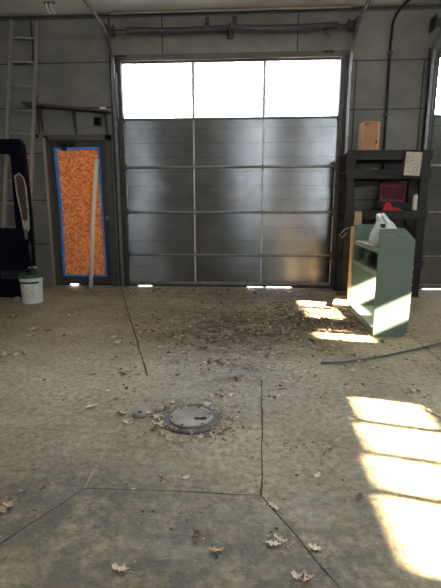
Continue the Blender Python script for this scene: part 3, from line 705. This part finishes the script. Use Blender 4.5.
b = MB(); b.tube([(1.24, 4.25, .846), (1.20, 4.5, .85), (1.25, 4.7, .85), (1.2, 4.85, .855), (1.19, 4.7, .86), (1.22, 4.5, .858)], .006, 6); tag(b.build('string', M['white_pl']), 'loose white string on the top shelf of the green cabinet', 'string')

# boards on the floor by the rack
b = MB(); b.prism([(1.06, 5.30, 0), (1.25, 5.18, 0), (1.42, 5.80, 0), (1.20, 5.82, 0)], (0, 0, .045)); tag(b.build('board_offcut', M['pale_wood'], bevel=.004), 'pale wooden board lying on the floor behind the green cabinet', 'board')
b = MB(); b.box(1.24, 1.36, 5.86, 5.95, 0, .09); tag(b.build('wood_block', M['dark_wood'], bevel=.006), 'dark wooden block on the floor at the foot of the rack', 'block')
# rod on the floor
pts = [(.59, 3.26), (.75, 3.29), (.91, 3.35), (1.1, 3.44), (1.29, 3.55), (1.52, 3.69), (1.74, 3.84), (2.1, 4.12), (2.5, 4.5)]
b = MB(); b.tube([(x, y, .011) for x, y in pts], .0085, 8); tag(b.build('hose', M['hose']), 'thin grey-green hose curving over the floor at right', 'hose')

# ================================================================== DRAIN COVER
t = thing('manhole_cover', 'round iron manhole cover set in the floor, ringed with leaves', 'manhole cover', (-.315, 2.305, 0))
b = MB(); b.lathe([(.152, .0), (.182, .0), (.180, .005), (.152, .006)], 48); b.build('outer_ring', M['iron'], t)
b = MB(); b.lathe([(.0, .0), (.130, .0), (.129, .012), (.124, .016), (.106, .016), (.102, .013), (.0, .013)], 48, cap=False); b.build('lid', M['iron_dust'], t)
b = MB(); b.box(.02, .075, -.035, -.010, .0125, .0145); b.lathe([(0, .0), (.016, 0), (.016, .0022), (0, .0022)], 16, c=(.075, -.018, .0125), cap=False); b.build('lift_slot', M['hole'], t)
for a in (20, 75, 130, 190, 250, 310):
    b = MB(); b.lathe([(0, 0), (.007, 0), (.007, .002), (0, .002)], 10, c=(.114*math.cos(R(a)), .114*math.sin(R(a)), .0155), cap=False); b.build('bolt_hole', M['hole'], t)
t = thing('cleanout_cap', 'small round metal cap in the floor left of the manhole cover', 'cap', (-.625, 2.33, 0))
b = MB(); b.lathe([(0, 0), (.044, 0), (.042, .012), (.034, .018), (.0, .018)], 24, cap=False); b.build('cap', M['iron_dust'], t)
b = MB(); b.box(-.012, .012, -.012, .012, .018, .026); b.build('square_boss', M['steel'], t, bevel=.002)

# ================================================================== LEAVES AND LITTER
def leaf_mesh(i, lobes, wid, curl):
    rnd = random.Random(i); bm = bmesh.new(); n = 14; L = 1.0; up = []
    for k in range(n+1):
        t_ = k/n; w = wid*math.sin(PI*min(1, t_*1.05+.02))**.7 * (1 + .45*math.sin(2*PI*lobes*t_ + i)) * rnd.uniform(.8, 1.15)
        w = max(w, .012) if 0 < k < n else .008
        z = curl*(t_-.5)**2*1.6 + rnd.uniform(-.02, .02)
        tw = rnd.uniform(-.05, .05)
        zc = .5*curl
        up.append([bm.verts.new((t_-.5, w, z + zc*(w/.3)**2*.5 + tw)), bm.verts.new((t_-.5, w*.5, z + tw*.4)), bm.verts.new((t_-.5, 0, z)), bm.verts.new((t_-.5, -w*.5, z+.01)), bm.verts.new((t_-.5, -w, z + zc*(w/.3)**2*.6 - tw*.5))])
    for k in range(n):
        for j in range(4): bm.faces.new([up[k][j], up[k][j+1], up[k+1][j+1], up[k+1][j]])
    s = [bm.verts.new((-.5-.22*q, .012*(1-q), .02*q)) for q in (0, 1)] + [bm.verts.new((-.5-.22, -.01, .02)), bm.verts.new((-.5, -.012, 0))]
    bm.faces.new(s)
    mz = min(v.co.z for v in bm.verts)
    for v in bm.verts: v.co.z -= mz
    for f in bm.faces: f.smooth = False
    me = bpy.data.meshes.new('oak_leaf'); bm.to_mesh(me); bm.free(); return me
shapes = [leaf_mesh(i, l, w, c) for i, (l, w, c) in enumerate([(3, .20, .25), (3.5, .24, .12), (2.5, .17, .4), (4, .22, .3), (3, .15, .55), (3, .26, .2)])]
leafmeshes = []
for k in range(4):
    for s_ in shapes:
        me = s_.copy(); me.materials.append(M['leaf%d' % k]); leafmeshes.append((k, me))
def leaf(x, y, size, kind=None, z=.002, lab=None, group=None):
    cands = [m for k, m in leafmeshes if kind is None or k == kind]
    o = bpy.data.objects.new('oak_leaf', random.choice(cands)); C.objects.link(o)
    o.location = (x, y, z); o.rotation_euler = (random.uniform(-.12, .12), random.uniform(-.12, .12), random.uniform(0, 6.28)); o.scale = (size*1.15,)*3
    tag(o, lab, 'leaf', group); return o
def blocked(x, y):
    return (CX0-.015 < x < CX1+.05 and CY0-.05 < y < CY1+.05) or (math.hypot(x+.315, y-2.305) < .13) or math.hypot(x+2.8, y-5.35) < .16 or y > 6.5 or (x > 1.28 and y > 5.95) or (x < -2.8 and y > 5.55) or (1.0 < x < 1.45 and 5.15 < y < 5.85)
NL = 0; LP = []
def scatter(n, f, size, kinds, lab, group):
    global NL
    c = 0
    while c < n:
        x, y = f()
        if blocked(x, y): continue
        leaf(x, y, random.uniform(*size), random.choice(kinds), .002, lab, group); LP.append((x, y)); c += 1; NL += 1
G = random.gauss; U = random.uniform
CL = [(U(-2.9, -.75), 2.3 + 4.0*U(0, 1)**.8) for _ in range(19)]
def clus():
    c = random.choice(CL); return (G(c[0], .10), G(c[1], .05))
scatter(56, lambda: (G(-.15, .55), G(4.1, .75)), (.04, .09), (0, 1, 1, 3), 'dry brown oak leaf in the trail of leaves between manhole and wide door', 'leaves trailed between the manhole and the wide door')
scatter(50, lambda: (U(.25, 1.25), G(4.75, .38)), (.04, .09), (1, 3, 3, 0), 'dark curled leaf in the litter heaped left of the green cabinet', 'leaf litter left of the green cabinet')
def ring():
    a = U(0, 6.28); r = U(.165, .26); return (-.315+r*math.cos(a), 2.305+r*math.sin(a))
scatter(44, ring, (.03, .065), (0, 2, 1, 0), 'small dry leaf caught round the rim of the manhole cover', 'leaves round the manhole rim')
scatter(8, lambda: (G(-.66, .045), G(2.34, .05)), (.04, .06), (2, 0), 'pale leaf scrap gathered round the small round floor cap', 'leaf scraps round the small floor cap')
scatter(54, clus, (.045, .11), (0, 1, 2, 0), 'dry leaf on the bare floor before the taped door and bucket', 'leaves on the left half of the floor')
scatter(30, lambda: (U(-1.8, 1.25), U(5.6, 6.45)), (.035, .08), (1, 3, 0), 'leaf blown against the foot of the wide overhead door', 'leaves along the foot of the wide door')
scatter(26, lambda: (U(.2, 1.6), U(2.0, 3.9)), (.03, .07), (0, 1, 2), 'dry leaf on the floor round the curving hose and sunlit patch', 'leaves on the right half of the floor')
scatter(10, lambda: (U(1.6, 2.5), U(4.2, 5.8)), (.04, .08), (0, 1), 'dry leaf on the floor right of the green cabinet', 'leaves right of the green cabinet')
scatter(16, lambda: (U(-1.0, .5), U(1.3, 2.1)), (.03, .06), (0, 1, 2), 'small leaf on the floor between the manhole and the bottom of the picture', 'leaves on the nearest floor')
for x, y, s, k, lab in [(-.975, 1.50, .10, 0, 'large tan leaf at the left edge of the near floor'), (-.42, 1.225, .062, 2, 'single pale leaf near the bottom, left of centre'), (.19, 1.23, .075, 2, 'pale lobed leaf at the bottom edge beside the joint'),
                        (.11, 1.37, .055, 2, 'small pale leaf just above the joint near the bottom'), (-.95, 2.42, .09, 2, 'pale crumpled leaf left of the floor cap'), (.20, 1.215, .05, 1, 'brown curled leaf touching the pale lobed leaf at the bottom edge'),
                        (.20, 1.50, .05, 0, 'lone leaf right of the joint above the bottom edge')]:
    leaf(x, y, s*1.0, k, .002, lab); NL += 1
# crumbs and fragments of leaf, one uncountable scatter
b = MB()
def crumb(x, y, s, mi):
    a = U(0, 6.28); n = random.choice((3, 4, 5)); z = .0025
    tl = [(x+s*U(.5, 1.2)*math.cos(a+2*PI*k/n), y+s*U(.35, 1.1)*math.sin(a+2*PI*k/n), z+U(0, s*.7)) for k in range(n)]
    b.quad(tl, mi)
for _ in range(7000):
    q = random.random()
    if q < .30: x, y = G(-.1, .6), G(4.2, .9)
    elif q < .46: x, y = G(.85, .35), G(4.8, .4)
    elif q < .52: x, y = U(.8, 1.2), U(4.15, 5.3)
    elif q < .58:
        a = U(0, 6.28); r = abs(G(.2, .08)); x, y = -.315+r*math.cos(a), 2.305+r*math.sin(a)
    elif q < .68: x, y = U(-2.6, 1.25), G(6.3, .25)
    elif q < .86: c_ = random.choice(LP); x, y = G(c_[0], .05), G(c_[1], .035)
    else: x, y = U(-2.9, 2.2), U(1.1, 6.4)
    if blocked(x, y): continue
    if y < 1: continue
    crumb(x, y, U(.006, .022)*(1 if y > 2.6 else .55), random.choice((0, 1, 1, 2, 3, 3) if q < .86 else (0, 1, 3)))
o = b.build('leaf_crumbs', [M['leaf%d' % k] for k in range(4)], fix=False); o['kind'] = 'stuff'
tag(o, 'crumbs and broken bits of dry leaf strewn over the concrete floor', 'leaf litter')
